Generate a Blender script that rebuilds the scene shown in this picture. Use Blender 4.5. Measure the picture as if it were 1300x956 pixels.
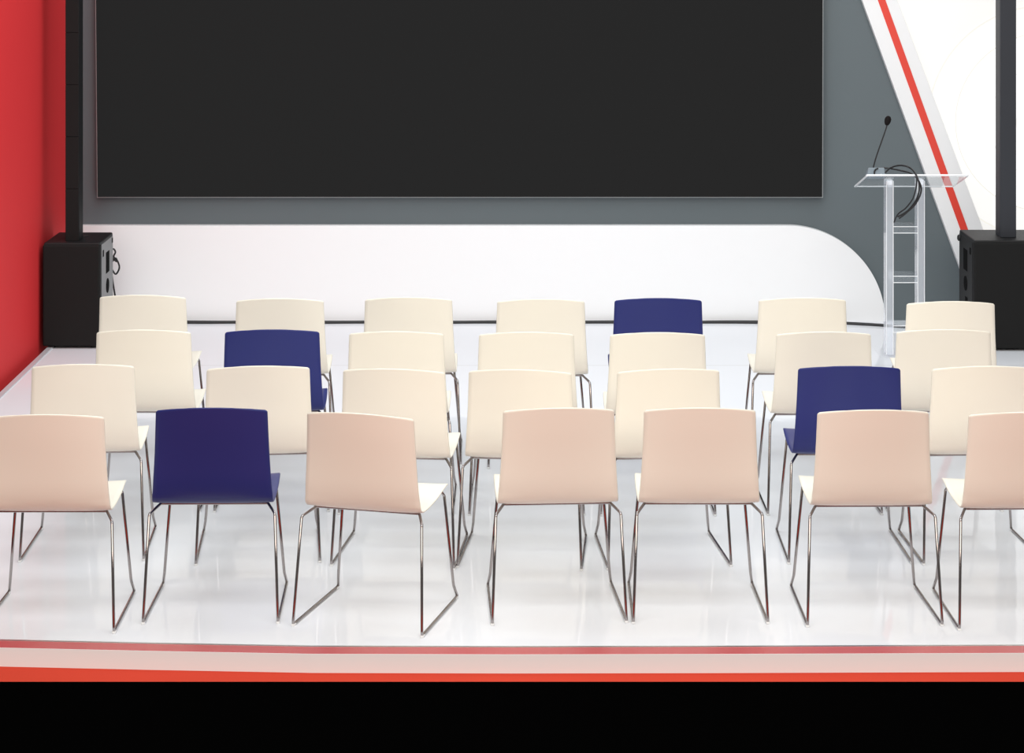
import bpy, bmesh, math
from math import sin, cos, pi, radians
from mathutils import Vector, Matrix

# ------------------------------------------------------------------ clear
for o in list(bpy.data.objects):
    bpy.data.objects.remove(o, do_unlink=True)
SC = bpy.context.scene
COL = SC.collection

# ------------------------------------------------------------------ camera
F, H, HY = 2800.0, 2.69, -120.0          # focal length in pixels, eye height, horizon row (1300x956 frame)
cam = bpy.data.cameras.new('camera')
cam.sensor_width = 36.0
cam.lens = F / 1300 * 36.0
cam.shift_y = (HY - 478.0) / 1300.0
cam.clip_end = 100
camera = bpy.data.objects.new('camera', cam)
camera.location = (0, 0, H)
camera.rotation_euler = (pi / 2, 0, 0)
COL.objects.link(camera)
SC.camera = camera

# ------------------------------------------------------------------ light
w = bpy.data.worlds.new('world')
w.use_nodes = True
w.node_tree.nodes['Background'].inputs[0].default_value = (0.22, 0.205, 0.20, 1)
w.node_tree.nodes['Background'].inputs[1].default_value = 0.8
SC.world = w

def area(name, loc, rot, sx, sy, power, color):
    l = bpy.data.lights.new(name, 'AREA')
    l.shape = 'RECTANGLE'; l.size = sx; l.size_y = sy
    l.energy = power; l.color = color
    o = bpy.data.objects.new(name, l)
    o.location = loc; o.rotation_euler = rot
    COL.objects.link(o)
    return o
area('stage_ceiling_light', (0.3, 11.2, 4.6), (0, 0, 0), 6.0, 5.5, 262, (0.93, 0.98, 1.0))
area('front_truss_light', (0.3, 6.0, 5.2), (radians(38), 0, 0), 7.0, 1.6, 190, (0.96, 0.99, 1.0))
area('hall_fill_light', (0.3, 0.5, 4.6), (radians(62), 0, 0), 12.0, 3.5, 560, (1.0, 0.90, 0.80))  # unseen added fill from the hall side, tilted to brighten the chair backs

SC.view_settings.view_transform = 'Standard'
SC.view_settings.look = 'None'
SC.view_settings.gamma = 1.0
SC.view_settings.use_curve_mapping = False
SC.view_settings.exposure = 0.0

# ------------------------------------------------------------------ materials
def lin(c):
    return tuple(((v / 255) / 12.92 if v / 255 <= 0.04045 else ((v / 255 + 0.055) / 1.055) ** 2.4) for v in c)

def mat(name, color, rough=0.5, metal=0.0, spec=0.5, bump=0.0, bscale=200.0, var=0.0, emit=None, estr=1.0):
    m = bpy.data.materials.new(name); m.use_nodes = True
    nt = m.node_tree; N = nt.nodes; L = nt.links
    b = N['Principled BSDF']
    b.inputs['Base Color'].default_value = (*color, 1)
    b.inputs['Roughness'].default_value = rough
    b.inputs['Metallic'].default_value = metal
    b.inputs['Specular IOR Level'].default_value = spec
    if emit:
        b.inputs['Emission Color'].default_value = (*emit, 1)
        b.inputs['Emission Strength'].default_value = estr
    if var or bump:
        tc = N.new('ShaderNodeTexCoord')
        no = N.new('ShaderNodeTexNoise'); no.inputs['Scale'].default_value = bscale
        no.inputs['Detail'].default_value = 3
        L.new(tc.outputs['Object'], no.inputs['Vector'])
        if var:
            mx = N.new('ShaderNodeMix'); mx.data_type = 'RGBA'
            mx.inputs[6].default_value = (*[v * (1 - var) for v in color], 1)
            mx.inputs[7].default_value = (*[min(1, v * (1 + var)) for v in color], 1)
            L.new(no.outputs['Fac'], mx.inputs[0]); L.new(mx.outputs[2], b.inputs['Base Color'])
        if bump:
            bp = N.new('ShaderNodeBump'); bp.inputs['Strength'].default_value = bump
            bp.inputs['Distance'].default_value = 0.001
            L.new(no.outputs['Fac'], bp.inputs['Height']); L.new(bp.outputs['Normal'], b.inputs['Normal'])
    return m

def floor_mat():
    m = bpy.data.materials.new('glossy_white_deck'); m.use_nodes = True
    nt = m.node_tree; N = nt.nodes; L = nt.links
    for n in list(N): N.remove(n)
    out = N.new('ShaderNodeOutputMaterial')
    dif = N.new('ShaderNodeBsdfDiffuse')
    glo = N.new('ShaderNodeBsdfGlossy'); glo.inputs['Roughness'].default_value = 0.03
    mix = N.new('ShaderNodeMixShader')
    lw = N.new('ShaderNodeFresnel'); lw.inputs['IOR'].default_value = 1.22
    L.new(lw.outputs[0], mix.inputs[0]); L.new(dif.outputs[0], mix.inputs[1]); L.new(glo.outputs[0], mix.inputs[2])
    L.new(mix.outputs[0], out.inputs[0])
    tc = N.new('ShaderNodeTexCoord')
    sep = N.new('ShaderNodeSeparateXYZ'); L.new(tc.outputs['Object'], sep.inputs[0])
    # thin seams between the deck panels
    def seam(sock, at, wd):
        s = N.new('ShaderNodeMath'); s.operation = 'SUBTRACT'; s.inputs[1].default_value = at; L.new(sock, s.inputs[0])
        a = N.new('ShaderNodeMath'); a.operation = 'ABSOLUTE'; L.new(s.outputs[0], a.inputs[0])
        c = N.new('ShaderNodeMath'); c.operation = 'LESS_THAN'; c.inputs[1].default_value = wd; L.new(a.outputs[0], c.inputs[0])
        return c
    s1 = seam(sep.outputs['Y'], 12.90, 0.004)
    no = N.new('ShaderNodeTexNoise'); no.inputs['Scale'].default_value = 1.3; no.inputs['Detail'].default_value = 2
    L.new(tc.outputs['Object'], no.inputs['Vector'])
    m1 = N.new('ShaderNodeMix'); m1.data_type = 'RGBA'
    m1.inputs[6].default_value = (0.83, 0.855, 0.90, 1); m1.inputs[7].default_value = (0.87, 0.885, 0.92, 1)
    L.new(no.outputs['Fac'], m1.inputs[0])
    m2 = N.new('ShaderNodeMix'); m2.data_type = 'RGBA'; m2.inputs[7].default_value = (0.62, 0.62, 0.60, 1)
    L.new(s1.outputs[0], m2.inputs[0]); L.new(m1.outputs[2], m2.inputs[6])
    L.new(m2.outputs[2], dif.inputs[0])
    n2 = N.new('ShaderNodeTexNoise'); n2.inputs['Scale'].default_value = 7; n2.inputs['Detail'].default_value = 2
    L.new(tc.outputs['Object'], n2.inputs['Vector'])
    bp = N.new('ShaderNodeBump'); bp.inputs['Strength'].default_value = 0.25; bp.inputs['Distance'].default_value = 0.002
    L.new(n2.outputs['Fac'], bp.inputs['Height']); L.new(bp.outputs[0], glo.inputs['Normal'])
    return m

def acrylic(name='clear_acrylic', haze=0.04, tint=(0.93, 0.945, 0.95), ior=1.12):
    m = bpy.data.materials.new(name); m.use_nodes = True
    nt = m.node_tree; N = nt.nodes; L = nt.links
    for n in list(N): N.remove(n)
    out = N.new('ShaderNodeOutputMaterial')
    tr = N.new('ShaderNodeBsdfTransparent'); tr.inputs[0].default_value = (*tint, 1)
    gl = N.new('ShaderNodeBsdfGlossy'); gl.inputs['Roughness'].default_value = 0.03
    tl = N.new('ShaderNodeBsdfTranslucent'); tl.inputs[0].default_value = (0.9, 0.92, 0.95, 1)
    df = N.new('ShaderNodeBsdfDiffuse'); df.inputs[0].default_value = (0.9, 0.92, 0.95, 1)
    a = N.new('ShaderNodeAddShader'); L.new(tl.outputs[0], a.inputs[0]); L.new(df.outputs[0], a.inputs[1])
    m1 = N.new('ShaderNodeMixShader'); m1.inputs[0].default_value = haze
    L.new(tr.outputs[0], m1.inputs[1]); L.new(a.outputs[0], m1.inputs[2])
    fr = N.new('ShaderNodeFresnel'); fr.inputs['IOR'].default_value = ior
    geo = N.new('ShaderNodeNewGeometry')
    inv = N.new('ShaderNodeMath'); inv.operation = 'SUBTRACT'; inv.inputs[0].default_value = 1.0
    L.new(geo.outputs['Backfacing'], inv.inputs[1])
    mu = N.new('ShaderNodeMath'); mu.operation = 'MULTIPLY'
    L.new(fr.outputs[0], mu.inputs[0]); L.new(inv.outputs[0], mu.inputs[1])
    m2 = N.new('ShaderNodeMixShader'); L.new(mu.outputs[0], m2.inputs[0])
    L.new(m1.outputs[0], m2.inputs[1]); L.new(gl.outputs[0], m2.inputs[2])
    L.new(m2.outputs[0], out.inputs[0])
    return m

M = {}
M['deck'] = floor_mat()
M['acrylic'] = acrylic()
M['frosted'] = acrylic('hazy_acrylic', 0.15, (0.93, 0.94, 0.96), 1.2)
M['acrylic_clear'] = acrylic('very_clear_acrylic', 0.015, (0.99, 0.99, 0.99), 1.04)
M['acrylic_edge'] = mat('polished_acrylic_edge', (0.86, 0.88, 0.90), 0.15)
M['cream'] = mat('cream_polypropylene', (0.84, 0.79, 0.69), 0.42, spec=0.35, bump=0.05, bscale=900)
M['blue'] = mat('navy_blue_polypropylene', (0.018, 0.025, 0.150), 0.40, spec=0.35, bump=0.05, bscale=900)
M['chrome'] = mat('chrome_tube', (0.37, 0.34, 0.335), 0.10, metal=1.0)
M['glide'] = mat('clear_glide', (0.75, 0.75, 0.75), 0.2)
M['red_wall'] = mat('red_wall_paint', (0.66, 0.032, 0.036), 0.7, spec=0.2, var=0.02, bscale=2)
M['grey_wall'] = mat('slate_grey_wall_paint', (0.118, 0.142, 0.153), 0.6, spec=0.3, var=0.04, bscale=1.2)
M['white'] = mat('white_panel_paint', (0.83, 0.84, 0.85), 0.45, spec=0.3)
M['stripe'] = mat('red_stripe_vinyl', (0.72, 0.055, 0.035), 0.4)
M['screen'] = mat('dark_screen', (0.004, 0.004, 0.004), 0.9, spec=0.0, emit=(0.0165, 0.0165, 0.0165))
M['bezel'] = mat('pale_bezel', (0.35, 0.37, 0.38), 0.5)
M['bezel2'] = mat('pale_metal_edging', (0.55, 0.57, 0.60), 0.25)
M['lightbox'] = mat('backlit_acrylic', (0.3, 0.3, 0.3), 0.5, spec=0.0, emit=(0.94, 0.93, 0.89), estr=0.78)
M['lightbox2'] = mat('backlit_acrylic_mid', (0.3, 0.3, 0.3), 0.5, spec=0.0, emit=(0.96, 0.95, 0.92), estr=0.82)
M['lightbox3'] = mat('backlit_acrylic_bright', (0.3, 0.3, 0.3), 0.5, spec=0.0, emit=(1, 1, 0.99), estr=0.95)
M['rim'] = mat('cream_ring_edge', (0.3, 0.3, 0.29), 0.5, spec=0.0, emit=(0.95, 0.93, 0.87), estr=0.72)
M['black'] = mat('black_speaker_paint', (0.010, 0.010, 0.011), 0.55, spec=0.3, bump=0.4, bscale=500)
M['grille'] = mat('black_grille', (0.012, 0.012, 0.012), 0.8, spec=0.15, bump=0.5, bscale=700, var=0.3)
M['charcoal'] = mat('charcoal_speaker_paint', (0.024, 0.028, 0.036), 0.5, spec=0.4, bump=0.2, bscale=500)
M['recess'] = mat('deep_black_plastic', (0.006, 0.006, 0.006), 0.9, spec=0.05)
M['litside'] = mat('black_cabinet_side_lit', (0.19, 0.195, 0.20), 0.45, spec=0.5)  # black side raised to grey; the light falling on it is painted in
M['rubber'] = mat('black_rubber', (0.012, 0.012, 0.013), 0.5)
M['alu'] = mat('brushed_aluminium', (0.62, 0.63, 0.64), 0.3, metal=1.0)
M['rose'] = mat('glossy_rose_edging', (0.54, 0.11, 0.115), 0.25, spec=0.5)
M['fascia'] = mat('pale_fascia', (0.80, 0.85, 0.85), 0.5, spec=0.2)
M['carpet'] = mat('red_carpet', (0.60, 0.065, 0.038), 0.95, spec=0.0, bump=0.6, bscale=300, var=0.06)
M['dark_carpet'] = mat('wine_red_carpet', (0.50, 0.050, 0.030), 0.95, spec=0.0, bump=0.6, bscale=300, var=0.1)
M['footerfill'] = mat('black_footer_fill', (0.0008, 0.0008, 0.0008), 0.95, spec=0.0)
M['micgrey'] = mat('blue_grey_plastic', (0.25, 0.30, 0.34), 0.4)
M['foam'] = mat('black_foam', (0.012, 0.010, 0.010), 0.95, spec=0.1, bump=1.0, bscale=400)
M['led'] = mat('small_white_button', (0.9, 0.9, 0.9), 0.3)

# ------------------------------------------------------------------ helpers
def finish(bm, name, m, parent=None, smooth=False, mods=None):
    me = bpy.data.meshes.new(name)
    bmesh.ops.recalc_face_normals(bm, faces=bm.faces)
    bm.to_mesh(me); bm.free()
    me.materials.append(m)
    if smooth:
        me.shade_smooth()
    o = bpy.data.objects.new(name, me)
    COL.objects.link(o)
    if parent: o.parent = parent
    return o

def box_bm(bm, x0, x1, y0, y1, z0, z1, bevel=0.0, seg=2):
    r = bmesh.ops.create_cube(bm, size=1.0)
    vs = r['verts']
    for v in vs:
        v.co = Vector((x0 + (v.co.x + .5) * (x1 - x0), y0 + (v.co.y + .5) * (y1 - y0), z0 + (v.co.z + .5) * (z1 - z0)))
    if bevel:
        es = list({e for v in vs for e in v.link_edges})
        bmesh.ops.bevel(bm, geom=es, offset=bevel, segments=seg, affect='EDGES', profile=0.5)

def box(name, m, x0, x1, y0, y1, z0, z1, bevel=0.0, parent=None, seg=2):
    bm = bmesh.new(); box_bm(bm, x0, x1, y0, y1, z0, z1, bevel, seg)
    return finish(bm, name, m, parent)

def round_path(pts, rad, seg=5):
    """polyline with its inner corners rounded"""
    pts = [Vector(p) for p in pts]
    out = [pts[0]]
    for i in range(1, len(pts) - 1):
        a, b, c = pts[i - 1], pts[i], pts[i + 1]
        d1, d2 = (a - b), (c - b)
        r = min(rad, d1.length * .45, d2.length * .45)
        p, q = b + d1.normalized() * r, b + d2.normalized() * r
        for k in range(seg + 1):
            t = k / seg
            out.append((1 - t) ** 2 * p + 2 * t * (1 - t) * b + t * t * q)
    out.append(pts[-1])
    return out

def spline(pts, n=8):
    """Catmull-Rom through the points"""
    P = [Vector(p) for p in pts]; P = [P[0] * 2 - P[1]] + P + [P[-1] * 2 - P[-2]]
    out = []
    for i in range(1, len(P) - 2):
        for k in range(n):
            t = k / n
            a, b, c, d = P[i - 1], P[i], P[i + 1], P[i + 2]
            out.append(0.5 * ((2 * b) + (c - a) * t + (2 * a - 5 * b + 4 * c - d) * t * t + (3 * b - a - 3 * c + d) * t ** 3))
    out.append(P[-2])
    return out

def tube_bm(bm, path, r, n=10):
    path = [Vector(p) for p in path]
    rings = []
    t0 = (path[1] - path[0]).normalized()
    up = Vector((0, 0, 1)) if abs(t0.z) < .9 else Vector((0, 1, 0))
    u = t0.cross(up).normalized()
    def ring(c, t, u, rr):
        v = t.cross(u).normalized()
        return [bm.verts.new(c + (u * cos(2 * pi * k / n) + v * sin(2 * pi * k / n)) * rr) for k in range(n)]
    L_ = len(path)
    for i, p in enumerate(path):
        if i == 0: t = t0
        elif i == L_ - 1: t = (path[-1] - path[-2]).normalized()
        else: t = ((path[i + 1] - p).normalized() + (p - path[i - 1]).normalized()).normalized()
        u = (u - t * u.dot(t)).normalized()
        if i == 0:
            rings.append(ring(p - t * r * .7, t, u, r * .6)); rings.append(ring(p, t, u, r))
        elif i == L_ - 1:
            rings.append(ring(p, t, u, r)); rings.append(ring(p + t * r * .7, t, u, r * .6))
        else: rings.append(ring(p, t, u, r))
    for a, b in zip(rings, rings[1:]):
        for k in range(n):
            bm.faces.new((a[k], a[(k + 1) % n], b[(k + 1) % n], b[k]))
    bm.faces.new(rings[0][::-1]); bm.faces.new(rings[-1])

def tube(name, m, path, r, parent=None, n=10):
    bm = bmesh.new(); tube_bm(bm, path, r, n)
    return finish(bm, name, m, parent, smooth=True)

def prism(name, m, outline, y0, y1, parent=None, bevel=0.0):
    """outline: (x, z) points; extruded from y0 (front) to y1 (back)"""
    bm = bmesh.new()
    f = [bm.verts.new((x, y0, z)) for x, z in outline]
    b = [bm.verts.new((x, y1, z)) for x, z in outline]
    ff = bm.faces.new(f); bm.faces.new(b[::-1])
    n = len(f)
    for k in range(n): bm.faces.new((f[k], b[k], b[(k + 1) % n], f[(k + 1) % n]))
    if bevel:
        bmesh.ops.bevel(bm, geom=list(ff.edges), offset=bevel, segments=2, affect='EDGES', profile=.5)
    return finish(bm, name, m, parent)

def slab(name, m, outline, z0, z1, parent=None):
    """outline: (x, y) points; extruded in z"""
    bm = bmesh.new()
    f = [bm.verts.new((x, y, z0)) for x, y in outline]
    b = [bm.verts.new((x, y, z1)) for x, y in outline]
    bm.faces.new(f[::-1]); bm.faces.new(b)
    n = len(f)
    for k in range(n): bm.faces.new((f[k], f[(k + 1) % n], b[(k + 1) % n], b[k]))
    return finish(bm, name, m, parent)

def lathe(bm, prof, n=24, mtx=Matrix()):
    rings = []
    for r, z in prof:
        rings.append([bm.verts.new(mtx @ Vector((r * cos(2 * pi * k / n), r * sin(2 * pi * k / n), z))) for k in range(n)])
    for a, b in zip(rings, rings[1:]):
        for k in range(n): bm.faces.new((a[k], a[(k + 1) % n], b[(k + 1) % n], b[k]))
    bm.faces.new(rings[0][::-1]); bm.faces.new(rings[-1])

def empty(name, loc, rz=0.0):
    o = bpy.data.objects.new(name, None); o.location = loc; o.rotation_euler = (0, 0, rz)
    o.empty_display_size = .1; COL.objects.link(o); return o

def tag(o, label, cat, group=None, kind=None):
    o['label'] = label; o['category'] = cat
    if group: o['group'] = group
    if kind: o['kind'] = kind
    return o

def px(x, y, Y):
    """world X and Z of the photo pixel (x, y) at distance Y"""
    s = F / Y
    return (x - 650) / s, H - (y - HY) / s

# ------------------------------------------------------------------ setting
WB = 14.30                     # back wall
XL = -2.875                    # left wall
# stage deck: its front edge bows very slightly
edge = [(-3.4, 8.11), (-2.79, 8.10), (-1.86, 8.081), (-1.3, 8.045), (-0.72, 8.014), (0.0, 8.008), (0.72, 8.012), (1.86, 8.024), (4.6, 8.05)]
edgeL = [(x, y) for x, y in edge if x >= -2.79]
def off(pts, d): return [(x, y - d) for x, y in pts]
o = slab('floor', M['deck'], edgeL + [(4.6, WB), (-2.79, WB)], -0.05, 0.0)
tag(o, 'glossy white stage floor under the rows of chairs', 'floor', kind='structure')
o = slab('trim_1', M['alu'], edgeL[:] + off(edgeL, 0.012)[::-1], -0.05, 0.001)
tag(o, 'thin metal trim along the front edge of the white floor', 'trim', kind='structure')
o = slab('trim_2', M['rose'], off(edgeL, 0.012) + off(edgeL, 0.085)[::-1], -0.05, 0.0)
tag(o, 'glossy rose red band along the front edge of the stage', 'trim', kind='structure')
o = slab('trim_3', M['fascia'], off(edgeL, 0.070) + off(edgeL, 0.088)[::-1], -0.068, -0.0005)
tag(o, 'pale pink upright fascia under the rose red stage edge', 'trim', kind='structure')
o = box('trim_4', M['bezel2'], -2.825, -2.79, 8.1, WB, -0.05, 0.006, 0.002)
tag(o, 'metal edge strip along the left side of the white floor beside the red wall', 'trim', kind='structure')
o = box('wall_left', M['red_wall'], XL - .1, XL, 12.3, WB, -0.068, 4.2)
tag(o, 'plain red side wall on the left', 'wall', kind='structure')
o = box('wall_back', M['grey_wall'], XL - .1, 4.6, WB, WB + .1, -0.068, 4.2)
tag(o, 'slate grey wall behind the stage', 'wall', kind='structure')
o = box('floor', M['carpet'], -6.0, 6.0, 7.836, 8.4, -0.10, -0.068)
tag(o, 'strip of bright red carpet at the foot of the stage', 'floor', kind='structure')
o = box('floor', M['footerfill'], -6.0, 6.0, 7.12, 7.836, -0.10, -0.068)  # added black floor standing for a footer bar, where red carpet would continue
tag(o, 'added black floor standing for a footer bar, in front of the red carpet strip', 'floor', kind='structure')
o = box('floor', M['dark_carpet'], -6.0, 6.0, -2.0, 7.12, -0.10, -0.068)
tag(o, 'red carpeted hall floor nearest the viewer', 'floor', kind='structure')

# ------------------------------------------------------------------ big screen
t = empty('display_screen', (0, 0, 0))
tag(t, 'very large dark wall screen above the low white panel', 'screen')
sx0, sz0 = px(124, 250, 14.22); sx1, _ = px(1043.8, 250, 14.22)
t.location = ((sx0 + sx1) / 2, 14.25, sz0)
cx_ = t.location.x; hw = (sx1 - sx0) / 2
o = prism('display_surface', M['screen'], [(-hw, 0), (hw, 0), (hw + .006, 2.6), (-hw - .022, 2.6)], -0.03, 0.0, t)
o = prism('bezel', M['bezel'], [(-hw - .006, -.006), (hw + .006, -.006), (hw + .012, 2.606), (-hw - .028, 2.606)], -0.022, 0.048, t)

# ------------------------------------------------------------------ low white panel with the quarter round end
x1, zt = px(1124, 286, 14.235)
_, zt = px(1000, 286.5, 14.235)
R_ = px(1124, 0, 14.235)[0] - px(1000, 0, 14.235)[0]
ol = [(XL + .005, 0.0)]
ol += [(x1 - R_ + R_ * cos(a), zt * sin(a)) for a in [k / 40 * pi / 2 for k in range(41)]]
ol += [(XL + .005, zt)]
o = prism('low_panel', M['white'], ol, 14.235, WB - .002, None, 0.002)
tag(o, 'long low white wall panel with a quarter round right end, below the dark screen', 'wall panel')

# ------------------------------------------------------------------ slanted white band with red stripe, and backlit panel
def slant(xa, zt_=3.6, slope=0.366):
    """left/right edge line through pixel (xa, 0) at the wall; returns its X at z=0 and z=zt_"""
    s = F / 14.24
    z0 = H - (0 - HY) / s
    X0 = (xa - 650) / s
    return (X0 + z0 * slope, X0 - (zt_ - z0) * slope)
ZT = 3.6
a0, a1 = slant(1094.5); b0, b1 = slant(1139, slope=.375)
t = empty('slanted_panel', ((a0 + b0) / 2, 14.26, 0))
tag(t, 'slanted white wall band with a red stripe, between grey wall and glowing panel', 'wall panel')
ox = t.location.x
prism('band', M['white'], [(a0 - ox, 0), (b0 - ox, 0), (b1 - ox, ZT), (a1 - ox, ZT)], -0.02, 0.038, t, .002)
r0, r1 = slant(1114.3, slope=.360); q0, q1 = slant(1124.0, slope=.360)
prism('stripe', M['stripe'], [(r0 - ox, 0.0), (q0 - ox, 0.0), (q1 - ox, ZT), (r1 - ox, ZT)], -0.023, 0.0, t)

t = empty('light_panel', (3.6, 14.28, 0))
tag(t, 'glowing white backlit wall panel with faint concentric rings on the right', 'light panel')
prism('diffuser', M['lightbox'], [(b0 - 3.6, 0), (.95, 0), (.95, ZT), (b1 - 3.6, ZT)], 0.0, 0.018, t)
ccx, ccz = px(1326, 155, 14.27)
def disc(name, m, r, y0, y1, inner=None, n=72):
    bm = bmesh.new()
    cx, cz = ccx - 3.6, ccz
    def ringv(rr, y): return [bm.verts.new((cx + rr * cos(2 * pi * k / n), y, cz + rr * sin(2 * pi * k / n))) for k in range(n)]
    f = ringv(r, y0); b = ringv(r, y1)
    for k in range(n): bm.faces.new((f[k], f[(k + 1) % n], b[(k + 1) % n], b[k]))
    if inner:
        fi = ringv(inner, y0); bi = ringv(inner, y1)
        for k in range(n):
            bm.faces.new((fi[k], fi[(k + 1) % n], bi[(k + 1) % n], bi[k]))
            bm.faces.new((f[k], f[(k + 1) % n], fi[(k + 1) % n], fi[k]))
            bm.faces.new((b[k], b[(k + 1) % n], bi[(k + 1) % n], bi[k]))
    else:
        bm.faces.new(f); bm.faces.new(b[::-1])
    return finish(bm, name, m, t)
s_ = F / 14.27
disc('disc', M['lightbox2'], 147 / s_, -0.004, 0.0)
disc('disc', M['lightbox3'], 112 / s_, -0.008, -0.004)
disc('ring', M['rim'], 148.5 / s_, -0.007, -0.001, 146.5 / s_)
disc('ring', M['rim'], 113.5 / s_, -0.011, -0.005, 112 / s_)
disc('ring', M['lightbox2'], 71 / s_, -0.011, -0.008, 69.5 / s_)
disc('ring', M['lightbox2'], 36 / s_, -0.011, -0.008, 34.5 / s_)

# ------------------------------------------------------------------ speakers
def subwoofer(name, x0, x1, y0, y1, h, label, side, knobside):
    t = empty(name, ((x0 + x1) / 2, (y0 + y1) / 2, 0)); tag(t, label, 'speaker')
    w2 = (x1 - x0) / 2; d2 = (y1 - y0) / 2
    box('cabinet', M['black'], -w2, w2, -d2 + .02, d2, 0.012, h, .008, t)
    # front grille with rounded vertical edges and a cut away foot
    bm = bmesh.new(); box_bm(bm, -w2 - .004, w2 + .004, -d2, -d2 + .06, 0.014, h - .01, .012, 3)
    finish(bm, 'grille', M['grille'], t)
    for sx in (-1, 1):
        for sy in (-1, 1):
            bm = bmesh.new(); lathe(bm, [(.018, 0), (.02, .004), (.018, .014)], 14, Matrix.Translation((sx * (w2 - .045), sy * (d2 - .06), 0)))
            finish(bm, 'foot', M['rubber'], t)
    # side skin seen from the stage centre
    sgn = side
    xs = sgn * w2
    bx = lambda n, m, a, b, c, d, e, f, bv=0: box(n, m, min(a, b), max(a, b), c, d, e, f, bv, sp)
    sp = box('side_panel', M['litside'] if side > 0 else M['black'], min(xs - sgn * .002, xs + sgn * .003), max(xs - sgn * .002, xs + sgn * .003), -d2 + .075, d2 - .012, .03, h - .02, .002, t)
    bx('handle_recess', M['recess'], xs, xs + sgn * .005, -.02, .09, h - .22, h - .09, .002)
    bx('corner_bracket', M['recess'], xs, xs + sgn * .005, -.125, -.095, h - .10, h - .06)
    bx('corner_bracket', M['recess'], xs, xs + sgn * .005, d2 - .05, d2 - .02, h - .06, h - .03)
    bm = bmesh.new(); lathe(bm, [(.045, 0), (.045, .006), (.03, .007)], 20, Matrix.Translation((xs, .03, h - .30)) @ Matrix.Rotation(sgn * pi / 2, 4, 'Y'))
    finish(bm, 'port', M['recess'], sp)
    bx('connector_plate', M['recess'], xs, xs + sgn * .005, -.03, .04, h - .52, h - .38, .002)
    # pole mount on top
    bm = bmesh.new(); lathe(bm, [(.05, 0), (.05, .004), (.03, .005)], 20, Matrix.Translation((0.0, .06, h - .001)))
    finish(bm, 'mounting_flange', M['rubber'], t)
    if knobside:
        bm = bmesh.new(); lathe(bm, [(.012, 0), (.02, .005), (.02, .015), (.012, .02)], 16, Matrix.Translation((knobside * w2, d2 - .04, h - .045)) @ Matrix.Rotation(knobside * pi / 2, 4, 'Y'))
        finish(bm, 'knob', M['rubber'], t)
    return t
subwoofer('subwoofer', -2.845, -2.505, 13.38, 13.84, .64, 'black floor speaker box beside the red wall at the left end of the stage', 1, 0)
subwoofer('subwoofer', 2.795, 3.285, 13.31, 13.78, .665, 'black floor speaker box at the right edge, in front of the glowing panel', -1, -1)

def column(x0, x1, y0, y1, z0, z1, label, hm, gm, segments):
    cx, cy = (x0 + x1) / 2, (y0 + y1) / 2
    t = empty('column_speaker', (cx, cy, z0)); tag(t, label, 'speaker', None)
    w2, d2 = (x1 - x0) / 2, (y1 - y0) / 2
    box('housing', hm, -w2, w2, -d2 + .012, d2, 0.0, z1 - z0, .003, t)
    n = segments
    for k in range(n):
        a = k * (z1 - z0) / n
        box('grille', gm, -w2 + .001, w2 - .001, -d2, -d2 + .03, a + .001, a + (z1 - z0) / n - .001, .002, t)
    return t
column(-2.7285, -2.645, 13.47, 13.60, .64, 2.55, 'tall slim black column speaker standing on the left speaker box', M['black'], M['grille'], 6)
column(2.978, 3.076, 13.45, 13.585, .665, 2.55, 'tall slim black column speaker standing on the right speaker box', M['charcoal'], M['charcoal'], 1)

# ------------------------------------------------------------------ cables along the wall
bm = bmesh.new()
for dz, dy, ph in ((.007, 0.0, 0), (.007, -.018, 1.3)):
    pts = []
    for k in range(24):
        x = -2.42 + k * .2
        pts.append((x, 14.205 + dy + .006 * sin(k * 1.7 + ph), dz + .002))
    tail = [(2.30, 14.13 + dy, dz), (2.48, 14.05 + dy * 1.6 + .02 * sin(ph), dz), (2.62, 14.03 + dy * .5, dz), (2.78, 14.0 - dy, dz), (2.98, 13.98, dz)]
    pts = [p for p in pts if p[0] < 2.15] + tail
    tube_bm(bm, spline(pts, 4), .0080, 8)
o = finish(bm, 'cable', M['rubber'], None, True)
tag(o, 'black cables lying on the floor along the foot of the low white panel', 'cable')

bm = bmesh.new()
X, Z = px(145, 330, 13.86)
def P(x, y, Y=13.90):
    a, b = px(x, y, Y); return (a, Y, b)
tube_bm(bm, spline([P(142, 342), P(147, 348), P(151.5, 340), P(149, 331), P(144.5, 326), P(146.5, 320), P(144, 316), P(141, 318)], 6), .0055, 8)
tube_bm(bm, spline([P(141, 333, 13.89), P(147, 328, 13.89), P(148, 332, 13.89), P(143, 327, 13.89), P(142, 322, 13.89)], 6), .006, 8)
tube_bm(bm, spline([P(142, 342), (-2.52, 13.90, .35), (-2.50, 13.92, .2), (-2.47, 13.95, .04), (-2.44, 14.05, .008), (-2.40, 14.15, .008)], 6), .0055, 8)
o = finish(bm, 'cable', M['rubber'], None, True)
tag(o, 'black looped cable hanging behind the left speaker box', 'cable')

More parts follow.
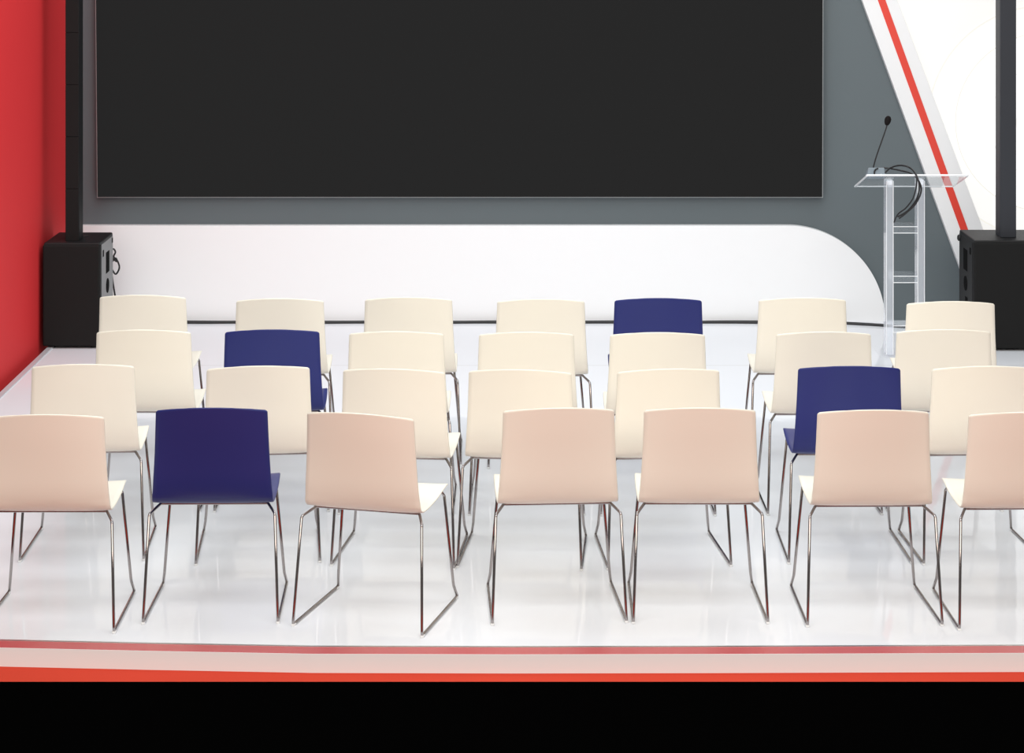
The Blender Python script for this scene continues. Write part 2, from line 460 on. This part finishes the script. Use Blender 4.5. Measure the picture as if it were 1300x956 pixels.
# ------------------------------------------------------------------ acrylic lectern
LX, LY = 2.39, 13.22
t = empty('lectern', (LX, LY, 0)); tag(t, 'clear acrylic lectern with a sloped top, at the right of the stage', 'lectern')
yn, yf, zn, zf = -.22, .23, 1.10, .98
def plate(name, m, corners, th, parent):
    bm = bmesh.new()
    c = [Vector(p) for p in corners]
    n = (c[1] - c[0]).cross(c[3] - c[0]).normalized() * th
    a = [bm.verts.new(p) for p in c]; b = [bm.verts.new(p - n) for p in c]
    bm.faces.new(a); bm.faces.new(b[::-1])
    for k in range(4): bm.faces.new((a[k], b[k], b[(k + 1) % 4], a[(k + 1) % 4]))
    return finish(bm, name, m, parent)
tp = plate('top_plate', M['acrylic'], [(-.298, yn, zn), (.298, yn, zn), (.298, yf, zf), (-.298, yf, zf)], .010, t)
r = .0045
ed = bmesh.new()
for a, b in (((-.298, yn, zn), (.298, yn, zn)), ((-.298, yn, zn - .003), (-.298, yf, zf - .003))):
    tube_bm(ed, [a, b], .0062, 6)
tube_bm(ed, [(.298, yn, zn - .003), (.298, yf, zf - .003)], .003, 6)
tube_bm(ed, [(-.298, yf, zf - .003), (.298, yf, zf - .003)], .0035, 6)
e_ = finish(ed, 'polished_edge', M['acrylic_edge'], tp)
for xc in (-.142, .044):
    p_ = box('post', M['frosted'], xc - .021, xc + .021, -.10, .0, .015, zn - .045, .003, t)
    ed = bmesh.new()
    for sx in (-.020, .020):
        tube_bm(ed, [(xc + sx, -.10, .02), (xc + sx, -.10, zn - .05)], .0022, 6)
    finish(ed, 'polished_edge', M['acrylic_edge'], p_)
    box('bracket', M['acrylic_edge'], xc - .019, xc + .017, -.09, -.02, zn - .075, zn - .045, .002, t)
for zc in (.76, .465, .17):
    sh = box('shelf', M['acrylic'], -.119, .021, -.098, .08, zc - .02, zc + .02, .002, t)
    ed = bmesh.new()
    for dz in (-.019, .019): tube_bm(ed, [(-.119, -.098, zc + dz), (.023, -.098, zc + dz)], .0025, 6)
    finish(ed, 'polished_edge', M['acrylic_edge'], sh)
box('base_plate', M['acrylic_clear'], -.20, .11, -.12, .12, 0.001, .015, .003, t)

# microphone
mx, mz = px(1111, 222, 13.12)
sl = (zn - zf) / (yf - yn)
zb = zn - sl * (13.12 - (LY + yn)) + .002
t = empty('microphone', (mx, 13.12, zb)); tag(t, 'black gooseneck microphone with a grey base on the clear lectern', 'microphone')
bm = bmesh.new(); box_bm(bm, -.056, .056, -.045, .05, 0.0, .05, .004)
for v in bm.verts:
    if v.co.z > .02: v.co.x *= .84; v.co.z += -v.co.y * .10
    v.co.z -= v.co.y * sl
finish(bm, 'base', M['micgrey'], t)
hx, hz = px(1127, 153, 13.12)
hx -= mx; hz -= zb
tube('gooseneck', M['rubber'], spline([(-.010, 0, .045), (-.008, 0, .07), (.012, 0, .14), (hx - .012, 0, hz - .055), (hx - .004, 0, hz - .02)], 6), .0042, t, 8)
bm = bmesh.new()
lathe(bm, [(.005, -.030), (.011, -.026), (.017, -.014), (.0195, 0), (.0185, .012), (.012, .024), (.004, .028)], 20,
      Matrix.Translation((hx, 0, hz)) @ Matrix.Rotation(radians(14), 4, 'Y'))
finish(bm, 'windscreen', M['foam'], t, True)
bm = bmesh.new(); lathe(bm, [(.007, 0), (.007, .008), (.004, .010)], 14, Matrix.Translation((.028, -.047, .022)) @ Matrix.Rotation(pi / 2, 4, 'X'))
finish(bm, 'button', M['led'], t)

bm = bmesh.new()
c1 = [P(1110, 222, 13.05), P(1111, 216, 13.05), P(1117, 213.5, 13.1), P(1130, 214, 13.2), P(1145, 217, 13.25), P(1158, 221, 13.1), P(1166, 229, 12.98), P(1169.5, 242, 12.97), P(1163, 258, 13.0), P(1151, 270, 13.03), P(1142, 277, 13.05)]
c2 = [P(1124, 219, 13.07), P(1131, 213, 13.1), P(1143, 210, 13.15), P(1155, 213, 13.15), P(1163, 222, 12.98), P(1167, 236, 12.96), P(1164, 252, 13.0), P(1153, 267, 13.04), P(1140, 275, 13.06)]
c3 = [P(1164, 224, 12.99), P(1163, 238, 13.02), P(1159, 252, 13.04), P(1150, 264, 13.06), P(1140, 272, 13.08), P(1135, 282, 13.09)]
tube_bm(bm, spline(c1, 6), .0052, 8); tube_bm(bm, spline(c2, 6), .0052, 8); tube_bm(bm, spline(c3, 6), .0045, 8)
o = finish(bm, 'microphone_cable', M['rubber'], None, True)
tag(o, 'black microphone cable looped over the right side of the lectern top', 'cable')

# ------------------------------------------------------------------ chairs
# chair faces +Y; origin on the floor in the middle of the sled base
def shell_grid():
    """centre line profile (y, z, half width, wrap) from the top of the back to the seat front"""
    prof = [(-.250, .810, .207), (-.246, .782, .208), (-.237, .72, .210), (-.226, .65, .2125), (-.216, .58, .216), (-.209, .53, .219),
            (-.199, .485, .222), (-.186, .456, .2245), (-.166, .437, .226), (-.13, .4285, .2265), (-.06, .4285, .2265), (.03, .434, .226),
            (.11, .446, .2245), (.165, .450, .222), (.195, .445, .219), (.214, .432, .216)]
    P3 = [Vector((a, b, c)) for a, b, c in prof]
    S = spline(P3, 5)
    return S

def build_shell(m):
    S = shell_grid()
    # arc length
    L = [0]
    for a, b in zip(S, S[1:]): L.append(L[-1] + math.hypot(b.x - a.x, b.y - a.y))
    T = L[-1]
    # densify near ends for the rounded corners
    def at(s):
        for i in range(len(L) - 1):
            if s <= L[i + 1] + 1e-9:
                t = (s - L[i]) / (L[i + 1] - L[i]); return S[i].lerp(S[i + 1], max(0, min(1, t)))
        return S[-1]
    rc0, rc1 = .008, .035
    ss = [rc0 * (1 - cos(k / 6 * pi / 2)) for k in range(6)]
    n = 46
    ss += [rc0 + (T - rc0 - rc1) * k / n for k in range(n)]
    ss += [T - rc1 + rc1 * sin(k / 7 * pi / 2) for k in range(8)]
    NU = 24; th = .0065
    def surf(s, u):
        p = at(s); hw = p.z
        if s < rc0: hw -= rc0 - math.sqrt(max(0, rc0 ** 2 - (rc0 - s) ** 2))
        if s > T - rc1: hw -= rc1 - math.sqrt(max(0, rc1 ** 2 - (s - T + rc1) ** 2))
        back = max(0.0, min(1.0, (p.y - .47) / .33))        # 0 on the seat, 1 at the top of the back
        bend = max(0.0, min(1.0, (.06 - p.x) / .2)) if p.y < .5 else 1
        wrap = .016 + .030 * back
        x = u * hw
        y = p.x + wrap * u * u * (1 if p.y > .46 else max(0, (p.y - .43) / .03) * .6)
        z = p.y - .020 * back * u * u + .004 * (1 - back) * (u ** 4)
        return Vector((x, y, z))
    rows = [[surf(s, -1 + 2 * k / NU) for k in range(NU + 1)] for s in ss]
    nr = len(rows)
    def nrm(i, k):
        a = rows[min(nr - 1, i + 1)][k] - rows[max(0, i - 1)][k]
        b = rows[i][min(NU, k + 1)] - rows[i][max(0, k - 1)]
        v = b.cross(a)
        return v.normalized() if v.length > 1e-9 else Vector((0, 1, 0))
    N_ = [[nrm(i, k) for k in range(NU + 1)] for i in range(nr)]
    # upper / sitter side must point up & forward
    if N_[nr // 2][NU // 2].z < 0: N_ = [[-v for v in r] for r in N_]
    bm = bmesh.new()
    # cross section ring: inner side, rounded rim, outer side
    ins = [[bm.verts.new(rows[i][k] + N_[i][k] * th / 2) for k in range(NU + 1)] for i in range(nr)]
    out = [[bm.verts.new(rows[i][k] - N_[i][k] * th / 2) for k in range(NU + 1)] for i in range(nr)]
    part = bm.faces.layers.int.new('part')
    cut = next(i for i in range(nr) if ss[i] > .39)
    def face(vs, i):
        f = bm.faces.new(vs); f[part] = 0 if i < cut else 1
    for i in range(nr - 1):
        for k in range(NU):
            face((ins[i][k], ins[i][k + 1], ins[i + 1][k + 1], ins[i + 1][k]), i)
            face((out[i][k], out[i + 1][k], out[i + 1][k + 1], out[i][k + 1]), i)
    # rim with a middle row pushed outwards
    loop = [(0, k) for k in range(NU + 1)] + [(i, NU) for i in range(1, nr)] + [(nr - 1, k) for k in range(NU - 1, -1, -1)] + [(i, 0) for i in range(nr - 2, 0, -1)]
    ctr = []
    nl = len(loop)
    mids = []
    for j, (i, k) in enumerate(loop):
        pi_, pk = loop[j - 1]; ni, nk = loop[(j + 1) % nl]
        tdir = rows[ni][nk] - rows[pi_][pk]
        o_ = tdir.cross(N_[i][k]); o_.normalize()
        inner = rows[min(max(i, 1), nr - 2)][min(max(k, 1), NU - 1)] - rows[i][k]
        if o_.dot(inner) > 0: o_ = -o_
        mids.append(bm.verts.new(rows[i][k] + o_ * th * .45))
    for j in range(nl):
        a = loop[j]; b = loop[(j + 1) % nl]; i = min(a[0], b[0])
        face((ins[a[0]][a[1]], mids[j], mids[(j + 1) % nl], ins[b[0]][b[1]]), i)
        face((mids[j], out[a[0]][a[1]], out[b[0]][b[1]], mids[(j + 1) % nl]), i)
    bmesh.ops.recalc_face_normals(bm, faces=bm.faces)
    bm.normal_update()
    res = []
    for pidx, name in ((0, 'backrest'), (1, 'seat')):
        idx = {}; vs = []; ns = []; fs = []
        for f in bm.faces:
            if f[part] != pidx: continue
            ff = []
            for v in f.verts:
                if v not in idx:
                    idx[v] = len(vs); vs.append(v.co[:]); ns.append(v.normal[:])
                ff.append(idx[v])
            fs.append(ff)
        me = bpy.data.meshes.new(name); me.from_pydata(vs, [], fs); me.materials.append(m)
        me.shade_smooth(); me.update(); me.normals_split_custom_set_from_vertices(ns)
        res.append(me)
    bm.free()
    return res

def build_chair(name, m):
    t = empty(name, (0, 0, 0))
    for nme, me in zip(('backrest', 'seat'), build_shell(m)):
        o = bpy.data.objects.new(nme, me); COL.objects.link(o); o.parent = t
    r = .0056
    zt = r
    # crossbars under the seat
    tube('crossbar', M['chrome'], round_path([(-.236, -.192, .392), (-.234, -.185, .400), (-.203, -.115, .4185), (.203, -.115, .4185), (.234, -.185, .400), (.236, -.192, .392)], .007), r, t)
    tube('crossbar', M['chrome'], round_path([(-.206, .196, .405), (-.190, .185, .434), (.190, .185, .434), (.206, .196, .405)], .014), r, t)
    for s in (-1, 1):
        tube('leg', M['chrome'], round_path([(s * .236, -.192, .392), (s * .2515, -.240, .018), (s * .2518, -.236, zt + .001)], .008), r, t)
        tube('leg', M['chrome'], round_path([(s * .206, .196, .405), (s * .236, .220, .055), (s * .2435, .241, .012)], .008), r, t)
        rn = tube('runner', M['chrome'], round_path([(s * .2518, -.238, zt + .001), (s * .2515, -.228, zt + .001), (s * .2445, .236, zt + .001), (s * .2435, .242, .012)], .008), r, t)
        for yy, xx in ((-.233, .2518), (.225, .2445)):
            box('glide', M['glide'], s * xx - .007, s * xx + .007, yy - .011, yy + .011, 0.0, .009, .002, rn)
    return t

def copy_tree(o, parent=None):
    c = o.copy(); COL.objects.link(c); c.parent = parent
    for ch in list(o.children): copy_tree(ch, c)
    return c

protos = {}
used = {}
ZC = .79
def place(xl, xr, yc, yaw, color, label):
    if color not in protos:
        protos[color] = build_chair('chair', M[color]); o = protos[color]
    else:
        o = copy_tree(protos[color])
    s = (yc - HY) / (H - ZC)
    Y = F / s; X = ((xl + xr) / 2 - 650) / s
    a = radians(yaw)
    d = .245
    o.location = (X - sin(a) * d, Y + cos(a) * d - .004, 0)
    o.rotation_euler = (0, 0, a)
    tag(o, label, 'chair', 'stacking chairs in four rows on the stage')
    return o

C_, B_ = 'cream', 'blue'
chairs = [
 # row nearest the viewer
 (-11, 127, 533, 0, C_, 'cream chair in the nearest row, cut off by the left edge of the picture'),
 (198, 336.5, 524.5, 1, B_, 'navy blue chair in the nearest row, at the left'),
 (386, 519.5, 531.5, -15, C_, 'cream chair turned to the right, beside the nearest navy blue chair'),
 (641, 780, 524.7, 3.5, C_, 'cream chair in the middle of the nearest row, fourth from the left'),
 (818.8, 960.4, 524.5, 0, C_, 'cream chair in the nearest row, fifth from the left'),
 (1040.8, 1181, 527, 1, C_, 'cream chair in the nearest row, in front of the right-hand navy blue chair'),
 (1233.7, 1374, 530, 1.5, C_, 'cream chair in the nearest row, cut off by the right edge of the picture'),
 # second nearest row
 (42, 165.7, 468.5, 2.5, C_, 'cream chair at the left end of the second nearest row'),
 (264, 391.3, 470.8, 5, C_, 'cream chair in second nearest row, just behind and right of the nearest navy chair'),
 (434, 562, 474.5, -6, C_, 'cream chair in the second nearest row, third from the left'),
 (594, 724.3, 475.5, -5, C_, 'cream chair in the second nearest row, fourth from the left'),
 (787, 914, 474.5, 4.8, C_, 'cream chair in the second nearest row, directly left of that row\'s navy blue chair'),
 (1015.5, 1144.3, 471, 0, B_, 'navy blue chair in the second nearest row, at the right'),
 (1186, 1315, 471, 3, C_, 'cream chair at the right end of the second nearest row'),
 # third nearest row
 (123.8, 237.5, 424.5, 0, C_, 'cream chair at the left end of the third nearest row'),
 (285.6, 403.7, 424.2, 1.5, B_, 'navy blue chair in the third nearest row, at the left'),
 (444.7, 560.3, 426.5, -1, C_, 'cream chair in the third nearest row, immediately right of that row\'s navy blue chair'),
 (610, 727, 427.3, .5, C_, 'cream chair in the middle of the third nearest row, fourth from the left'),
 (776, 895, 427.8, 0, C_, 'cream chair in the third nearest row, directly in front of the farthest navy blue chair'),
 (987.8, 1107, 427, 1, C_, 'cream chair in third nearest row, behind and left of the right-hand navy chair'),
 (1140.5, 1259.5, 424, 0, C_, 'cream chair at the right end of the third nearest row, near the lectern'),
 # farthest row
 (127.2, 231.5, 379.8, -1.5, C_, 'cream chair at the left end of the farthest row, beside the left speaker box'),
 (300.3, 408.8, 384.3, .5, C_, 'cream chair in the farthest row, second from the left'),
 (464.2, 572.3, 382.8, 0, C_, 'cream chair in the farthest row, third from the left'),
 (631.2, 743, 385, 1.2, C_, 'cream chair in the farthest row, left neighbour of the farthest navy blue chair'),
 (780.9, 891.5, 383.9, 0, B_, 'navy blue chair in the farthest row, in front of the low white panel'),
 (965, 1074.8, 383.3, 0, C_, 'cream chair in the farthest row, before the quarter round end of the white panel'),
 (1153.3, 1264.3, 387.9, 0, C_, 'cream chair at the right end of the farthest row, beside the right speaker box'),
]
for c in chairs: place(*c)
